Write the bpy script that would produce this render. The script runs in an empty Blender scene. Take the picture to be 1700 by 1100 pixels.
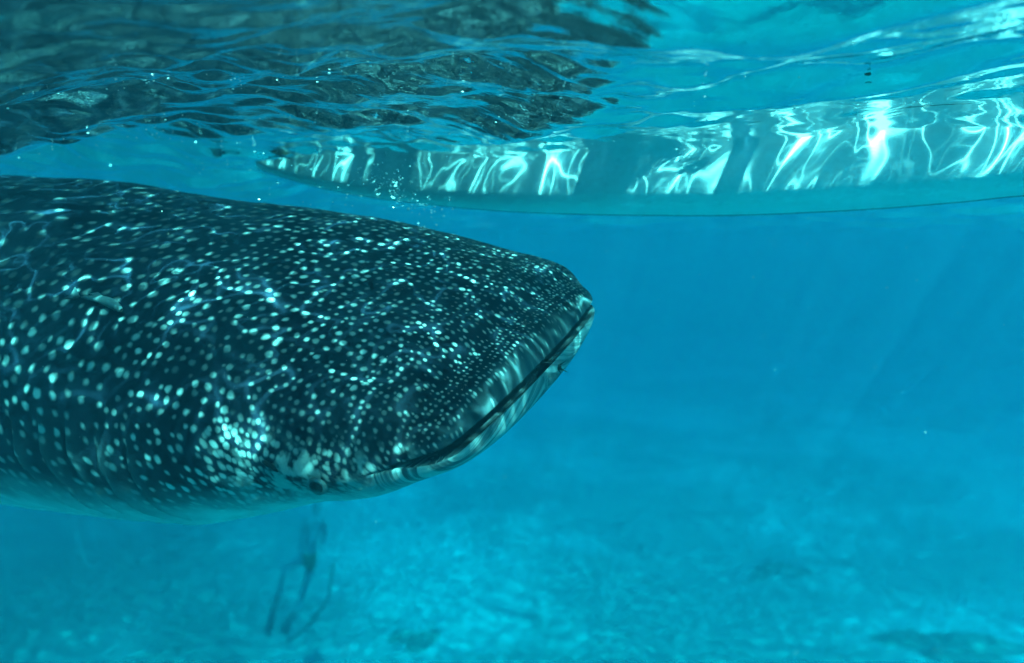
import bpy, bmesh, math, random
import numpy as np
from mathutils import Vector, Matrix

# ------------------------------------------------------------------ camera, world, sun, exposure
scene = bpy.context.scene
R = math.radians
F_PX, CX, CY = 1300.0, 850.0, 550.0          # photograph is 1700 x 1100
CAM_Z = -0.32                                 # water surface is z = 0
PITCH = math.atan(150 / F_PX)
cam_data = bpy.data.cameras.new('camera')
cam_data.sensor_width = 36.0
cam_data.lens = 36.0 * F_PX / 1700.0
cam_data.clip_start = 0.02
cam_data.clip_end = 600.0
cam = bpy.data.objects.new('camera', cam_data)
scene.collection.objects.link(cam)
cam.location = (0, 0, CAM_Z)
cam.rotation_euler = (math.pi / 2 - PITCH, 0, 0)
scene.camera = cam
cam_data.dof.use_dof = True
cam_data.dof.focus_distance = 1.85
cam_data.dof.aperture_fstop = 1.6

LIGHT_DIR = Vector((-0.16, 0.545, -0.82)).normalized()    # the way the sunlight travels under water
TO_SUN = -LIGHT_DIR
world = bpy.data.worlds.new('World')
scene.world = world
world.use_nodes = True
wn = world.node_tree
wn.nodes.clear()
w_out = wn.nodes.new('ShaderNodeOutputWorld')
w_bg = wn.nodes.new('ShaderNodeBackground')
w_sky = wn.nodes.new('ShaderNodeTexSky')
w_sky.sky_type = 'NISHITA'
w_sky.sun_disc = False
w_sky.sun_elevation = math.asin(TO_SUN.z)
w_sky.sun_rotation = math.atan2(TO_SUN.x, TO_SUN.y)
w_bg.inputs['Strength'].default_value = 0.05
wn.links.new(w_sky.outputs[0], w_bg.inputs[0])
wn.links.new(w_bg.outputs[0], w_out.inputs[0])

sun_data = bpy.data.lights.new('sun', 'SUN')
sun_data.energy = 5.0
sun_data.angle = R(1.0)
sun_data.color = (1.0, 0.96, 0.88)
sun = bpy.data.objects.new('sun', sun_data)
scene.collection.objects.link(sun)
sun.rotation_euler = LIGHT_DIR.to_track_quat('-Z', 'Y').to_euler()
sun.location = (1, -3, 6)

scene.view_settings.view_transform = 'Standard'
scene.view_settings.look = 'None'
scene.view_settings.exposure = -1.16
scene.view_settings.gamma = 1.0
scene.view_settings.use_curve_mapping = False
cy = scene.cycles
cy.max_bounces = 5
cy.diffuse_bounces = 2
cy.glossy_bounces = 3
cy.transmission_bounces = 4
cy.volume_bounces = 1
cy.transparent_max_bounces = 12
cy.sample_clamp_indirect = 6.0
cy.use_denoising = True
cy.use_adaptive_sampling = True
cy.adaptive_threshold = 0.07

rng = np.random.default_rng(11)
random.seed(5)
C = scene.collection


def at(px, py, d):
    """World point that lies d metres along the view axis behind pixel (px, py)."""
    x = (px - CX) / F_PX * d
    u = -(py - CY) / F_PX * d
    c, s = math.cos(PITCH), math.sin(PITCH)
    return Vector((x, d * c + u * s, u * c - d * s + CAM_Z))


# ------------------------------------------------------------------ helpers
def tag(o, label=None, cat=None, group=None, kind=None):
    if label: o['label'] = label
    if cat: o['category'] = cat
    if group: o['group'] = group
    if kind: o['kind'] = kind
    return o


def link(o, parent=None):
    C.objects.link(o)
    if parent is not None:
        o.parent = parent
    return o


def empty(name, loc=(0, 0, 0)):
    o = bpy.data.objects.new(name, None)
    o.empty_display_size = 0.1
    o.location = loc
    return link(o)


def mesh_obj(name, verts, faces, mat, parent=None, smooth=True):
    me = bpy.data.meshes.new(name)
    me.from_pydata([tuple(map(float, v)) for v in verts], [], [tuple(map(int, f)) for f in faces])
    me.update()
    if smooth:
        me.polygons.foreach_set('use_smooth', [True] * len(me.polygons))
    me.materials.append(mat)
    return link(bpy.data.objects.new(name, me), parent)


def grid_mesh(name, P, mat, smooth=True, parent=None, wrap=False):
    """P: (n, m, 3) array -> quad sheet, built quickly."""
    n, m = P.shape[:2]
    me = bpy.data.meshes.new(name)
    me.vertices.add(n * m)
    me.vertices.foreach_set('co', np.ascontiguousarray(P, dtype=np.float32).ravel())
    i = np.arange(n - 1)[:, None]
    mm = m if wrap else m - 1
    j = np.arange(mm)[None, :]
    j2 = (j + 1) % m
    q = np.stack([i * m + j, i * m + j2, (i + 1) * m + j2, (i + 1) * m + j], -1).reshape(-1, 4)
    me.loops.add(q.size)
    me.loops.foreach_set('vertex_index', q.astype(np.int32).ravel())
    me.polygons.add(len(q))
    me.polygons.foreach_set('loop_start', (np.arange(len(q)) * 4).astype(np.int32))
    me.polygons.foreach_set('use_smooth', np.full(len(q), smooth))
    me.update(calc_edges=True)
    me.validate()
    me.materials.append(mat)
    return link(bpy.data.objects.new(name, me), parent)


def float_attr(me, name, vals):
    a = me.attributes.new(name, 'FLOAT', 'POINT')
    a.data.foreach_set('value', np.ascontiguousarray(vals, dtype=np.float32).ravel())


class NT:
    """Small node-building helper."""
    def __init__(self, name):
        self.dim = '3D'
        self.mat = bpy.data.materials.new(name)
        self.mat.use_nodes = True
        self.t = self.mat.node_tree
        self.t.nodes.clear()
        self.out = self.t.nodes.new('ShaderNodeOutputMaterial')

    def n(self, kind, **kw):
        nd = self.t.nodes.new(kind)
        for k, v in kw.items():
            if k.startswith('i_'):
                key = k[2:].replace('_', ' ')
                self.put(nd.inputs[key], v)
            else:
                setattr(nd, k, v)
        return nd

    def put(self, sock, v):
        if isinstance(v, bpy.types.NodeSocket):
            self.t.links.new(v, sock)
        else:
            sock.default_value = v

    def m(self, op, a, b=None, c=None, clamp=False):
        nd = self.t.nodes.new('ShaderNodeMath')
        nd.operation = op
        nd.use_clamp = clamp
        self.put(nd.inputs[0], a)
        if b is not None: self.put(nd.inputs[1], b)
        if c is not None: self.put(nd.inputs[2], c)
        return nd.outputs[0]

    def vm(self, op, a, b=None, scale=None):
        nd = self.t.nodes.new('ShaderNodeVectorMath')
        nd.operation = op
        self.put(nd.inputs[0], a)
        if b is not None: self.put(nd.inputs[1], b)
        if scale is not None: self.put(nd.inputs['Scale'], scale)
        return nd.outputs[0]

    def mixc(self, f, a, b):
        nd = self.t.nodes.new('ShaderNodeMix')
        nd.data_type = 'RGBA'
        self.put(nd.inputs[0], f)
        for s, v in ((nd.inputs[6], a), (nd.inputs[7], b)):
            self.put(s, v)
        return nd.outputs[2]

    def noise(self, vec, scale, detail=2.0, rough=0.5, dist=0.0, out=0):
        nd = self.t.nodes.new('ShaderNodeTexNoise')
        nd.noise_dimensions = self.dim
        if vec is not None: self.put(nd.inputs['Vector'], vec)
        self.put(nd.inputs['Scale'], scale)
        self.put(nd.inputs['Detail'], detail)
        self.put(nd.inputs['Roughness'], rough)
        self.put(nd.inputs['Distortion'], dist)
        return nd.outputs[out]

    def smooth(self, v, a, b, ta=0.0, tb=1.0):
        nd = self.t.nodes.new('ShaderNodeMapRange')
        nd.interpolation_type = 'SMOOTHSTEP'
        self.put(nd.inputs[0], v)
        for i, x in enumerate((a, b, ta, tb)):
            self.put(nd.inputs[1 + i], x)
        return nd.outputs[0]

    def attr(self, name):
        nd = self.t.nodes.new('ShaderNodeAttribute')
        nd.attribute_name = name
        return nd.outputs['Fac']

    def xyz(self, x, y, z):
        nd = self.t.nodes.new('ShaderNodeCombineXYZ')
        for i, v in enumerate((x, y, z)):
            self.put(nd.inputs[i], v)
        return nd.outputs[0]

    def bsdf(self, color, rough=0.6, normal=None, spec=0.3):
        b = self.t.nodes.new('ShaderNodeBsdfPrincipled')
        self.put(b.inputs['Base Color'], color)
        self.put(b.inputs['Roughness'], rough)
        b.inputs['Specular IOR Level'].default_value = spec
        if normal is not None: self.put(b.inputs['Normal'], normal)
        self.t.links.new(b.outputs[0], self.out.inputs['Surface'])
        return b

    def bump(self, h, strength=0.3, dist=0.01, normal=None):
        b = self.t.nodes.new('ShaderNodeBump')
        self.put(b.inputs['Height'], h)
        self.put(b.inputs['Strength'], strength)
        b.inputs['Distance'].default_value = dist
        if normal is not None: self.put(b.inputs['Normal'], normal)
        return b.outputs[0]

    @property
    def pos(self):
        return self.t.nodes.new('ShaderNodeNewGeometry').outputs['Position']

    @property
    def objco(self):
        return self.t.nodes.new('ShaderNodeTexCoord').outputs['Object']


def simple_mat(name, col, rough=0.6, var=0.25, scale=20.0, bump=0.2):
    m = NT(name)
    co = m.objco
    f = m.noise(co, scale, 4.0, 0.6)
    dark = tuple(c * (1 - var) for c in col) + (1,)
    lite = tuple(min(1, c * (1 + var)) for c in col) + (1,)
    m.bsdf(m.mixc(m.smooth(f, 0.3, 0.7), dark, lite), rough, m.bump(f, bump, 0.004))
    return m.mat


def pchip(x, xp, fp):
    x = np.asarray(x, float); xp = np.asarray(xp, float); fp = np.asarray(fp, float)
    h = np.diff(xp); d = np.diff(fp) / h
    m = np.zeros_like(fp); m[0] = d[0]; m[-1] = d[-1]
    for i in range(1, len(xp) - 1):
        if d[i - 1] * d[i] > 0:
            w1 = 2 * h[i] + h[i - 1]; w2 = h[i] + 2 * h[i - 1]
            m[i] = (w1 + w2) / (w1 / d[i - 1] + w2 / d[i])
    k = np.clip(np.searchsorted(xp, x) - 1, 0, len(xp) - 2)
    t = (x - xp[k]) / h[k]
    return ((2*t**3 - 3*t**2 + 1) * fp[k] + (t**3 - 2*t**2 + t) * h[k] * m[k]
            + (-2*t**3 + 3*t**2) * fp[k + 1] + (t**3 - t**2) * h[k] * m[k + 1])


def sstep(x, a, b):
    t = np.clip((np.asarray(x, float) - a) / (b - a), 0, 1)
    return t * t * (3 - 2 * t)


def value_noise(x, y, seed=0):
    """Cheap smooth 2-D noise in [-1, 1]."""
    r = np.random.default_rng(seed)
    tab = r.random((64, 64)) * 2 - 1
    xi = np.floor(x).astype(int); yi = np.floor(y).astype(int)
    fx = x - xi; fy = y - yi
    fx = fx * fx * (3 - 2 * fx); fy = fy * fy * (3 - 2 * fy)
    g = lambda a, b: tab[a % 64, b % 64]
    return ((g(xi, yi) * (1 - fx) + g(xi + 1, yi) * fx) * (1 - fy)
            + (g(xi, yi + 1) * (1 - fx) + g(xi + 1, yi + 1) * fx) * fy)


# ------------------------------------------------------------------ water surface seen from below
def graded(lo, hi, centre, fine, n):
    """n coordinates from lo to hi, spaced about `fine` near `centre` and wider outwards."""
    f = lambda u: centre + fine * n * 0.0 + np.sinh(u)
    a = 1.0
    best = None
    for k in np.geomspace(0.02, 6, 200):
        # x = centre + k*sinh(u)
        u0 = np.arcsinh((lo - centre) / k); u1 = np.arcsinh((hi - centre) / k)
        step = k * (u1 - u0) / (n - 1)
        if best is None or abs(step - fine) < best[0]:
            best = (abs(step - fine), k, u0, u1)
    _, k, u0, u1 = best
    return centre + k * np.sinh(np.linspace(u0, u1, n))


gx = graded(-75, 75, 0.2, 0.0085, 780)
gy = graded(-20, 85, 1.7, 0.0065, 800)
X, Y = np.meshgrid(gx, gy, indexing='ij')
dx = np.gradient(gx)[:, None] * np.ones_like(Y)
dy = np.gradient(gy)[None, :] * np.ones_like(Y)
sp = np.maximum(dx, dy)
Z = np.zeros_like(X)
# churned patch of water over the shark
chop_mask = sstep(-(X - 0.35 - 0.25 * (Y - 1.5)) + 0.25 * value_noise(X * 3, Y * 3, 3), -0.35, 0.5) * sstep(-Y, -5.5, -2.5) * sstep(X, -6, -4)
wr = np.random.default_rng(244)
main_dir = R(222)
for k in range(64):
    lam = math.exp(wr.uniform(math.log(0.16), math.log(1.8)))
    ang = main_dir + wr.normal() * 0.38
    slope = 0.036 * min(1.0, 0.45 + lam)
    a = slope * lam / (2 * math.pi) * 1.4
    kk = 2 * math.pi / lam
    ph = kk * (X * math.cos(ang) + Y * math.sin(ang)) + wr.uniform(0, 6.283)
    damp = np.clip((lam / (3.0 * sp)) - 0.4, 0, 1)
    s_ = np.sin(ph)
    Z += a * damp * (s_ - 0.25 * np.cos(2 * ph))
for k in range(46):
    lam = math.exp(wr.uniform(math.log(0.045), math.log(0.22)))
    ang = R(262) + wr.normal() * 0.55
    a = 0.027 * lam / (2 * math.pi) * 1.4
    kk = 2 * math.pi / lam
    wob = 0.8 * value_noise(X * 2 + k, Y * 2 - k, 20 + k)
    ph = kk * (X * math.cos(ang) + Y * math.sin(ang)) + wr.uniform(0, 6.283) + wob
    damp = np.clip((lam / (3.0 * sp)) - 0.4, 0, 1)
    Z += a * damp * chop_mask * np.sin(ph)

Z *= 0.5 + 0.5 * sstep(Y, 0.7, 1.6)
wm = NT('water_surface')
wm.dim = '2D'
P0 = wm.pos
# caustic web painted into the surface's transmission colour by noise to pattern the sunlight
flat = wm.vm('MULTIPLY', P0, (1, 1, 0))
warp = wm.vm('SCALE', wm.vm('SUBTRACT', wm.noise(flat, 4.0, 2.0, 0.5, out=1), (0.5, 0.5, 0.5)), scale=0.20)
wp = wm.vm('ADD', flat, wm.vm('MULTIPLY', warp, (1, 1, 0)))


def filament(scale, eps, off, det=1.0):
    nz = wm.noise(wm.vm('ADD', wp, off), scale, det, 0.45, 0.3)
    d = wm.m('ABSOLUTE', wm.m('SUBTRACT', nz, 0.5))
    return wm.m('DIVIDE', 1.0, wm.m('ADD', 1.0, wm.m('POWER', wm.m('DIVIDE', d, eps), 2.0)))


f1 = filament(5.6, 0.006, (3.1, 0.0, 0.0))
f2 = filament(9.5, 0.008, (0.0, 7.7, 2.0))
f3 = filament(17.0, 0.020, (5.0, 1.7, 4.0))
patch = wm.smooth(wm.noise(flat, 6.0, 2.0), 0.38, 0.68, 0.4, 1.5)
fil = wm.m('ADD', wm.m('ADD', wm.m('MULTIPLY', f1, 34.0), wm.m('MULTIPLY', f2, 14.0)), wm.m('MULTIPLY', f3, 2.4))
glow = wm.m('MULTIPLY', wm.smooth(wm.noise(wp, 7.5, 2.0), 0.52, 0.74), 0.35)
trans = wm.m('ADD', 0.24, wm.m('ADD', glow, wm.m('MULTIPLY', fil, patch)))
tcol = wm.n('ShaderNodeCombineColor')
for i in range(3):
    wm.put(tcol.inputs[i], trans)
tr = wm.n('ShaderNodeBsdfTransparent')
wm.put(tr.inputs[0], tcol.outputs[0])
chop_a = wm.attr('chop')
h1 = wm.noise(wm.vm('MULTIPLY', P0, (0.5, 1.2, 0)), 26.0, 3.0, 0.55)
h2 = wm.noise(wm.vm('MULTIPLY', P0, (0.45, 1.0, 0)), 85.0, 3.0, 0.6)
hh = wm.m('ADD', wm.m('MULTIPLY', h1, 0.22), wm.m('MULTIPLY', wm.m('MULTIPLY', h2, chop_a), 0.3))
bn = wm.bump(hh, 0.5, 0.006)
gl = wm.n('ShaderNodeBsdfGlossy')
gl.inputs['Color'].default_value = (1, 1, 1, 1)
gl.inputs['Roughness'].default_value = 0.03
wm.put(gl.inputs['Normal'], bn)
fr = wm.n('ShaderNodeFresnel')
fr.inputs['IOR'].default_value = 1.333
wm.put(fr.inputs['Normal'], bn)
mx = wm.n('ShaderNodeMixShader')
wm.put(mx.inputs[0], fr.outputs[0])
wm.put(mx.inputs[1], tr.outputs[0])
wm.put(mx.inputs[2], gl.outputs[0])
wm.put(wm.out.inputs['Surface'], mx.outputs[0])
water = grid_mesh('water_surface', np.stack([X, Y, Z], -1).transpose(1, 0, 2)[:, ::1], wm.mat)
float_attr(water.data, 'chop', chop_mask.T)
tag(water, 'rippled underside of the sea surface with bright streaks', 'water', kind='structure')


def surface_z(x, y):
    i = int(np.argmin(np.abs(gx - x))); j = int(np.argmin(np.abs(gy - y)))
    return float(Z[i, j])


# ------------------------------------------------------------------ seabed
BED = -8.8
sm = NT('sand')
sm.dim = '2D'
sp_ = sm.pos
big = sm.noise(sp_, 0.13, 4.0, 0.6)
mid = sm.noise(sp_, 0.9, 5.0, 0.65)
fine = sm.noise(sp_, 14.0, 4.0, 0.6)
sc_ = sm.mixc(sm.smooth(big, 0.40, 0.62), (0.52, 0.50, 0.44, 1), (0.88, 0.86, 0.78, 1))
sc_ = sm.mixc(sm.smooth(mid, 0.56, 0.76, 0.0, 0.15), sc_, (0.30, 0.30, 0.24, 1))
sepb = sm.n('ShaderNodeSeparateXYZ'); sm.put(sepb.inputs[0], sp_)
left_dark = sm.smooth(sm.m('ADD', sepb.outputs[0], sm.m('MULTIPLY', sm.m('SUBTRACT', sm.noise(sp_, 0.25, 3.0), 0.5), 6.0)), -3.0, -11.0, 0.0, 0.85)  # sand turns darker towards the left, with a noisy edge
sc_ = sm.mixc(left_dark, sc_, (0.13, 0.14, 0.10, 1))
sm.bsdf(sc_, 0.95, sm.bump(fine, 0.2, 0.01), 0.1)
bx = graded(-85, 85, 1.0, 0.16, 260)
by = graded(-25, 90, 9.0, 0.16, 260)
BX, BY = np.meshgrid(bx, by, indexing='ij')


def bed_z(x, y):
    return (BED + 0.35 * value_noise(x * 0.22 + 3, y * 0.22 + 9, 1) + 0.14 * value_noise(x * 0.7, y * 0.7, 2)
            - 0.03 * np.clip(y - 14, 0, 60))


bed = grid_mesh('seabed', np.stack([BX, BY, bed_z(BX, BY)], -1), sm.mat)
tag(bed, 'pale sandy seabed fading into blue water', 'seabed', kind='structure')

# low dark coral patches on the sand
coral_mat = simple_mat('coral', (0.34, 0.34, 0.27), 0.95, 0.35, 3.0, 0.6)


def coral(px, py, size, seed, label):
    p = at(px, py, 1.0) - cam.location
    t = (BED - CAM_Z) / p.z
    q = cam.location + p * t
    r = np.random.default_rng(seed)
    n, m = 30, 54
    rad = np.linspace(1, 0, n)[:, None]
    th = np.linspace(0, 2 * math.pi, m, endpoint=False)[None, :]
    edge = 1 + 0.25 * np.sin(3 * th + r.uniform(0, 6)) + 0.15 * np.sin(5 * th + r.uniform(0, 6))
    x = rad * edge * np.cos(th) * size
    y = rad * edge * np.sin(th) * size * 0.8
    lump = 0.5 + 0.5 * value_noise(x * 4.5 / size + seed, y * 4.5 / size, seed) + 0.35 * value_noise(x * 11 / size, y * 11 / size, seed + 1)
    z = np.clip(1 - rad ** 3, 0, 1) * (0.10 + 0.16 * lump) * min(size, 1.3)
    bz = bed_z(x + q.x, y + q.y) - float(bed_z(np.array([q.x]), np.array([q.y]))[0])
    P = np.stack([x, y, z + bz - 0.03], -1)
    o = grid_mesh('coral_patch', P, coral_mat, wrap=True)
    o.location = (q.x, q.y, float(bed_z(np.array([q.x]), np.array([q.y]))[0]))
    tag(o, label, 'coral', 'dark coral patches on the sand')


coral(1590, 1080, 1.35, 3, 'broad dark coral patch on the sand at the lower right corner')
coral(690, 1058, 0.6, 4, 'small dark coral patch on the sand right of the diver')
coral(1290, 930, 0.8, 6, 'faint dark coral patch on the sand, farthest from the diver\'s feet')

# ------------------------------------------------------------------ whale shark
S_ST = [0, .06, .15, .30, .5, .8, 1.2, 1.7, 2.4, 3.2, 4.3, 5.4, 6.3, 6.9, 7.2]
W_ST = [.3887, .4435, .5287, .5507, .5875, .6101, .6053, .5811, .5305, .458, .36, .25, .16, .09, .05]
T_ST = [.0496, .0845, .14, .2028, .2701, .3518, .4223, .5335, .5974, .526, .38, .24, .14, .09, .07]
B_ST = [.0519, .0915, .1413, .2043, .2793, .3824, .4534, .4872, .4821, .4241, .32, .21, .13, .08, .06]
N_TOP, N_BOT = 2.21, 2.25
S_CORNER = 0.13


def shark_frame():
    ya, pi, ro = -0.5312, -0.0205, 0.3419
    Rz = np.array([[np.cos(ya), -np.sin(ya), 0], [np.sin(ya), np.cos(ya), 0], [0, 0, 1]])
    Ry = np.array([[np.cos(pi), 0, np.sin(pi)], [0, 1, 0], [-np.sin(pi), 0, np.cos(pi)]])
    Rx = np.array([[1, 0, 0], [0, np.cos(ro), -np.sin(ro)], [0, np.sin(ro), np.cos(ro)]])
    return Rz @ Ry @ Rx, np.array([0.0688, 1.8841, -0.2927 + CAM_Z])


SR, SL = shark_frame()


def prof(s):
    s = np.asarray(s, float)
    k = np.sqrt(np.clip(1 - (1 - np.clip(s / 0.035, 0, 1)) ** 2, 0, 1))
    w = pchip(s, S_ST, W_ST) * (0.94 + 0.06 * k)
    kb = np.sqrt(np.clip(1 - (1 - np.clip(s / 0.014, 0, 1)) ** 2, 0, 1))
    return w, pchip(s, S_ST, T_ST) * k, pchip(s, S_ST, B_ST) * kb


def bend(P):
    x = P[..., 0]
    xb = np.clip(x, -3.4, 9)
    ext = np.clip(-3.4 - x, 0, 9)
    P = P.copy()
    P[..., 2] += 0.0077 * xb ** 2 - 0.10 * ext
    P[..., 1] += -0.039 * xb ** 2 - 0.2 * ext * 0.6
    return P


def gap_at(s):
    return 0.028 * (1 - sstep(s, 0.03, S_CORNER))


def shark_point(s, ang, lift=0.0):
    """Point on the skin: ang in degrees, 90 = back, 0 = right ridge, -90 = belly; right side is y < 0."""
    w, t, b = prof(s)
    a = R(abs(ang)); hh, nn = (t, N_TOP) if ang >= 0 else (-b, N_BOT)
    y = -(w + lift) * math.cos(a) ** (2 / nn)
    z = (hh + (lift if hh > 0 else -lift)) * math.sin(a) ** (2 / nn)
    x = -s - 0.02 * abs(y / w) ** 2.5 * math.exp(-s / .15)
    return bend(np.array([x, y, z]))


def to_world(P):
    return P @ SR.T + SL


ss = np.concatenate([0.035 * (1 - np.cos(np.linspace(0, math.pi / 2, 9))), np.linspace(0.042, 0.6, 70), np.linspace(0.61, 1.4, 120),
                     np.linspace(1.42, 3.4, 70), np.linspace(3.45, 7.2, 50)])
ns = len(ss)
NA, NF = 40, 8
w, t, b = prof(ss)
tha = np.linspace(math.pi / 2, 0, NA)


def half(side):
    pts = []; lipd = []; mouth = []
    # upper arch
    c = np.cos(tha).clip(0, 1) ** (2 / N_TOP); s_ = np.sin(tha).clip(0, 1) ** (2 / N_TOP)
    y = w[:, None] * c; z = t[:, None] * s_
    pts.append((y, z)); mouth.append(np.zeros_like(y))
    yin = w * sstep(ss, 0.05, S_CORNER)
    g = gap_at(ss)
    f = np.linspace(0, 1, NF + 1)[1:]
    y = w[:, None] * (1 - f) + yin[:, None] * f
    pts.append((y, -g[:, None] * 0.12 * np.sin(f * 1.5))); mouth.append(np.ones_like(y))
    wl = w - 0.008 * sstep(-ss, -S_CORNER, -0.03)
    y = yin[:, None] * (1 - f) + wl[:, None] * f
    pts.append((y, -g[:, None] * (1 - 0.15 * np.sin((1 - f) * 1.5)))); mm = np.ones_like(y); mm[:, -1] = 0; mouth.append(mm)
    th2 = np.linspace(0, math.pi / 2, NA)[1:]
    c = np.cos(th2).clip(0, 1) ** (2 / N_BOT); s_ = np.sin(th2).clip(0, 1) ** (2 / N_BOT)
    bb = np.maximum(b - 0.3 * g, 0.0) + 0.016 * np.sqrt(np.clip(ss / 0.03, 0, 1)) * (1 - sstep(ss, 0.05, 0.35))
    y = wl[:, None] * c; z = -g[:, None] - bb[:, None] * s_
    pts.append((y, z)); mouth.append(np.zeros_like(y))
    Yh = np.concatenate([p[0] for p in pts], 1); Zh = np.concatenate([p[1] for p in pts], 1)
    return Yh * side, Zh, np.concatenate(mouth, 1)


Yr, Zr, Mr = half(-1)
Yl, Zl, Ml = half(1)
nh = Yr.shape[1]
# go round: right half top -> bottom, then left half bottom -> top (without the two shared midline columns)
Yq = np.concatenate([Yr, Yl[:, -2:0:-1]], 1)
Zq = np.concatenate([Zr, Zl[:, -2:0:-1]], 1)
Mq = np.concatenate([Mr, Ml[:, -2:0:-1]], 1)
# angle-like coordinate: 1 on the back, 0 on the ridge, -1 on the belly
ang_h = np.concatenate([np.degrees(tha), np.zeros(2 * NF), -np.degrees(np.linspace(0, math.pi / 2, NA)[1:])])
Aq = np.concatenate([ang_h, ang_h[-2:0:-1]])[None, :] * np.ones((ns, 1))
Sq = ss[:, None] * np.ones_like(Yq)
Xq = -Sq - 0.02 * np.abs(Yq / w[:, None]).clip(0, 1) ** 2.5 * np.exp(-Sq / .15)
jaw_w = (np.arange(Yq.shape[1])[None, :] >= NA + NF) & (np.arange(Yq.shape[1])[None, :] <= 2 * nh - 2 - NA - NF)
Xq = Xq + 0.004 * jaw_w * (1 - sstep(Sq, 0.0, S_CORNER))
P = np.stack([Xq, Yq, Zq], -1)
# outward direction in the section plane
outv = np.stack([np.zeros_like(Yq), Yq / w[:, None], Zq / np.maximum(np.where(Zq > 0, t[:, None], b[:, None]), 0.02)], -1)
outv /= np.linalg.norm(outv, axis=-1, keepdims=True) + 1e-6
disp = np.zeros_like(Yq)
Mq = Mq * (Sq < S_CORNER - 0.004)
notm = 1 - Mq
# long ridges along the flanks, a brow ridge at the eye, soft unevenness
for a0, amp, s0 in ((14, .020, 1.15), (38, .022, 1.0), (60, .016, 1.5)):
    disp += amp * np.exp(-((Aq - a0) / 3.2) ** 2) * sstep(Sq, s0, s0 + 0.7) * sstep(-Sq, -6.6, -4.5)
disp += 0.020 * np.exp(-((Sq - 0.27) / 0.075) ** 2 - ((Aq - 3) / 9) ** 2)
disp += 0.006 * value_noise(Sq * 5 + 9, Aq / 9.0 + 30, 7) * sstep(Sq, 0.04, 0.2)
disp += 0.0025 * value_noise(Sq * 16 + 2, Aq / 3.0 + 10, 8) * sstep(Sq, 0.05, 0.2)
# slight hollow of the upper lip behind its rim, rolled lower lip
disp -= 0.010 * np.exp(-((Sq - 0.085) / 0.03) ** 2) * (Aq > 0) * sstep(Aq, 2, 20)
# gill slits: flap edges that stand proud in front of a sharp groove
GILLS = [0.74, 0.84, 0.945, 1.05, 1.16]
gill_dark = np.zeros_like(Yq); flap = np.zeros_like(Yq)
for k, g0 in enumerate(GILLS):
    cen = g0 - 0.10 * ((Aq + 8) / 45.0) ** 2 + 0.0007 * (Aq + 8)
    ext = 0.6 * np.exp(-(((Aq + 14) / 22.0) ** 4))
    u = Sq - cen
    disp += ext * (0.022 * np.exp(-np.clip(-u, 0, 9) / 0.045) * (u <= 0) - 0.018 * np.exp(-np.clip(u, 0, 9) / 0.016) * (u > 0))
    flap = np.maximum(flap, ext * np.exp(-np.clip(-u, 0, 9) / 0.022) * (u <= 0.002))
    gill_dark = np.maximum(gill_dark, ext * np.exp(-((u - 0.004) / 0.007) ** 2))
P += outv * (disp * notm)[..., None]
# arc length round the girth from the back, for the spot layout
d_ = np.linalg.norm(np.diff(P, axis=1, append=P[:, :1]), axis=-1)
arc = np.concatenate([np.zeros((ns, 1)), np.cumsum(d_, 1)[:, :-1]], 1)
tot = d_.sum(1, keepdims=True)
arc_s = np.where(arc <= tot / 2, arc, arc - tot)       # signed
P = bend(P)

sk = NT('whale_shark_skin')
sk.dim = '2D'
a_s, a_arc, a_ang, a_m, a_g = (sk.attr(k) for k in ('along', 'girth', 'turn', 'mouth', 'gill'))
uv = sk.xyz(a_s, a_arc, 0.0)
uvw = sk.vm('ADD', uv, sk.vm('SCALE', sk.vm('SUBTRACT', sk.noise(uv, 3.0, 2.0, out=1), (0.5, 0.5, 0.5)), scale=0.03))
spots = None
bright = None
layers = [(0.025, 0.09, 0.52), (0.0145, 0.008, 0.10), (0.0195, 0.10, 0.22), (0.0255, 0.22, 0.45), (0.033, 0.45, 0.80), (0.046, 0.80, 1.35), (0.068, 1.35, 9.0)]
for k, (spc, s0, s1) in enumerate(layers):
    v = sk.n('ShaderNodeTexVoronoi', voronoi_dimensions='2D', feature='F1')
    sk.put(v.inputs['Vector'], sk.vm('ADD', uvw, (0.0, 3.37 * k, 0.0)))
    v.inputs['Scale'].default_value = 1.0 / spc
    v.inputs['Randomness'].default_value = 0.55
    sep = sk.n('ShaderNodeSeparateXYZ')
    sk.put(sep.inputs[0], v.outputs['Position'])
    cell_s = sep.outputs[0]
    colr = sk.n('ShaderNodeSeparateColor')
    sk.put(colr.inputs[0], v.outputs['Color'])
    rnd = colr.outputs[0]; rnd2 = colr.outputs[1]
    jit = sk.m('MULTIPLY', sk.m('SUBTRACT', rnd2, 0.5), spc * 1.6)
    cs = sk.m('ADD', cell_s, jit)
    inr = sk.m('MULTIPLY', sk.m('GREATER_THAN', cs, s0), sk.m('LESS_THAN', cs, s1))
    rad = sk.m('ADD', 0.20 if k == 0 else (0.13 if spc < 0.06 else 0.10), sk.m('MULTIPLY', rnd, 0.15))
    wob = sk.m('MULTIPLY', sk.m('SUBTRACT', sk.noise(uv, 1.9 / spc, 1.0), 0.5), 0.22)
    dist = sk.m('ADD', v.outputs['Distance'], wob)
    sp1 = sk.m('SUBTRACT', 1.0, sk.smooth(dist, sk.m('SUBTRACT', rad, 0.15), sk.m('ADD', rad, 0.13)))
    if k == 0:      # larger crowded spots on the lower cheek only
        inr = sk.m('MULTIPLY', inr, sk.smooth(a_ang, 30.0, 14.0))
    sp1 = sk.m('MULTIPLY', sk.m('MULTIPLY', sp1, inr), sk.m('ADD', 0.30, sk.m('MULTIPLY', rnd2, 0.70)))
    spots = sp1 if spots is None else sk.m('MAXIMUM', spots, sp1)
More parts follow.
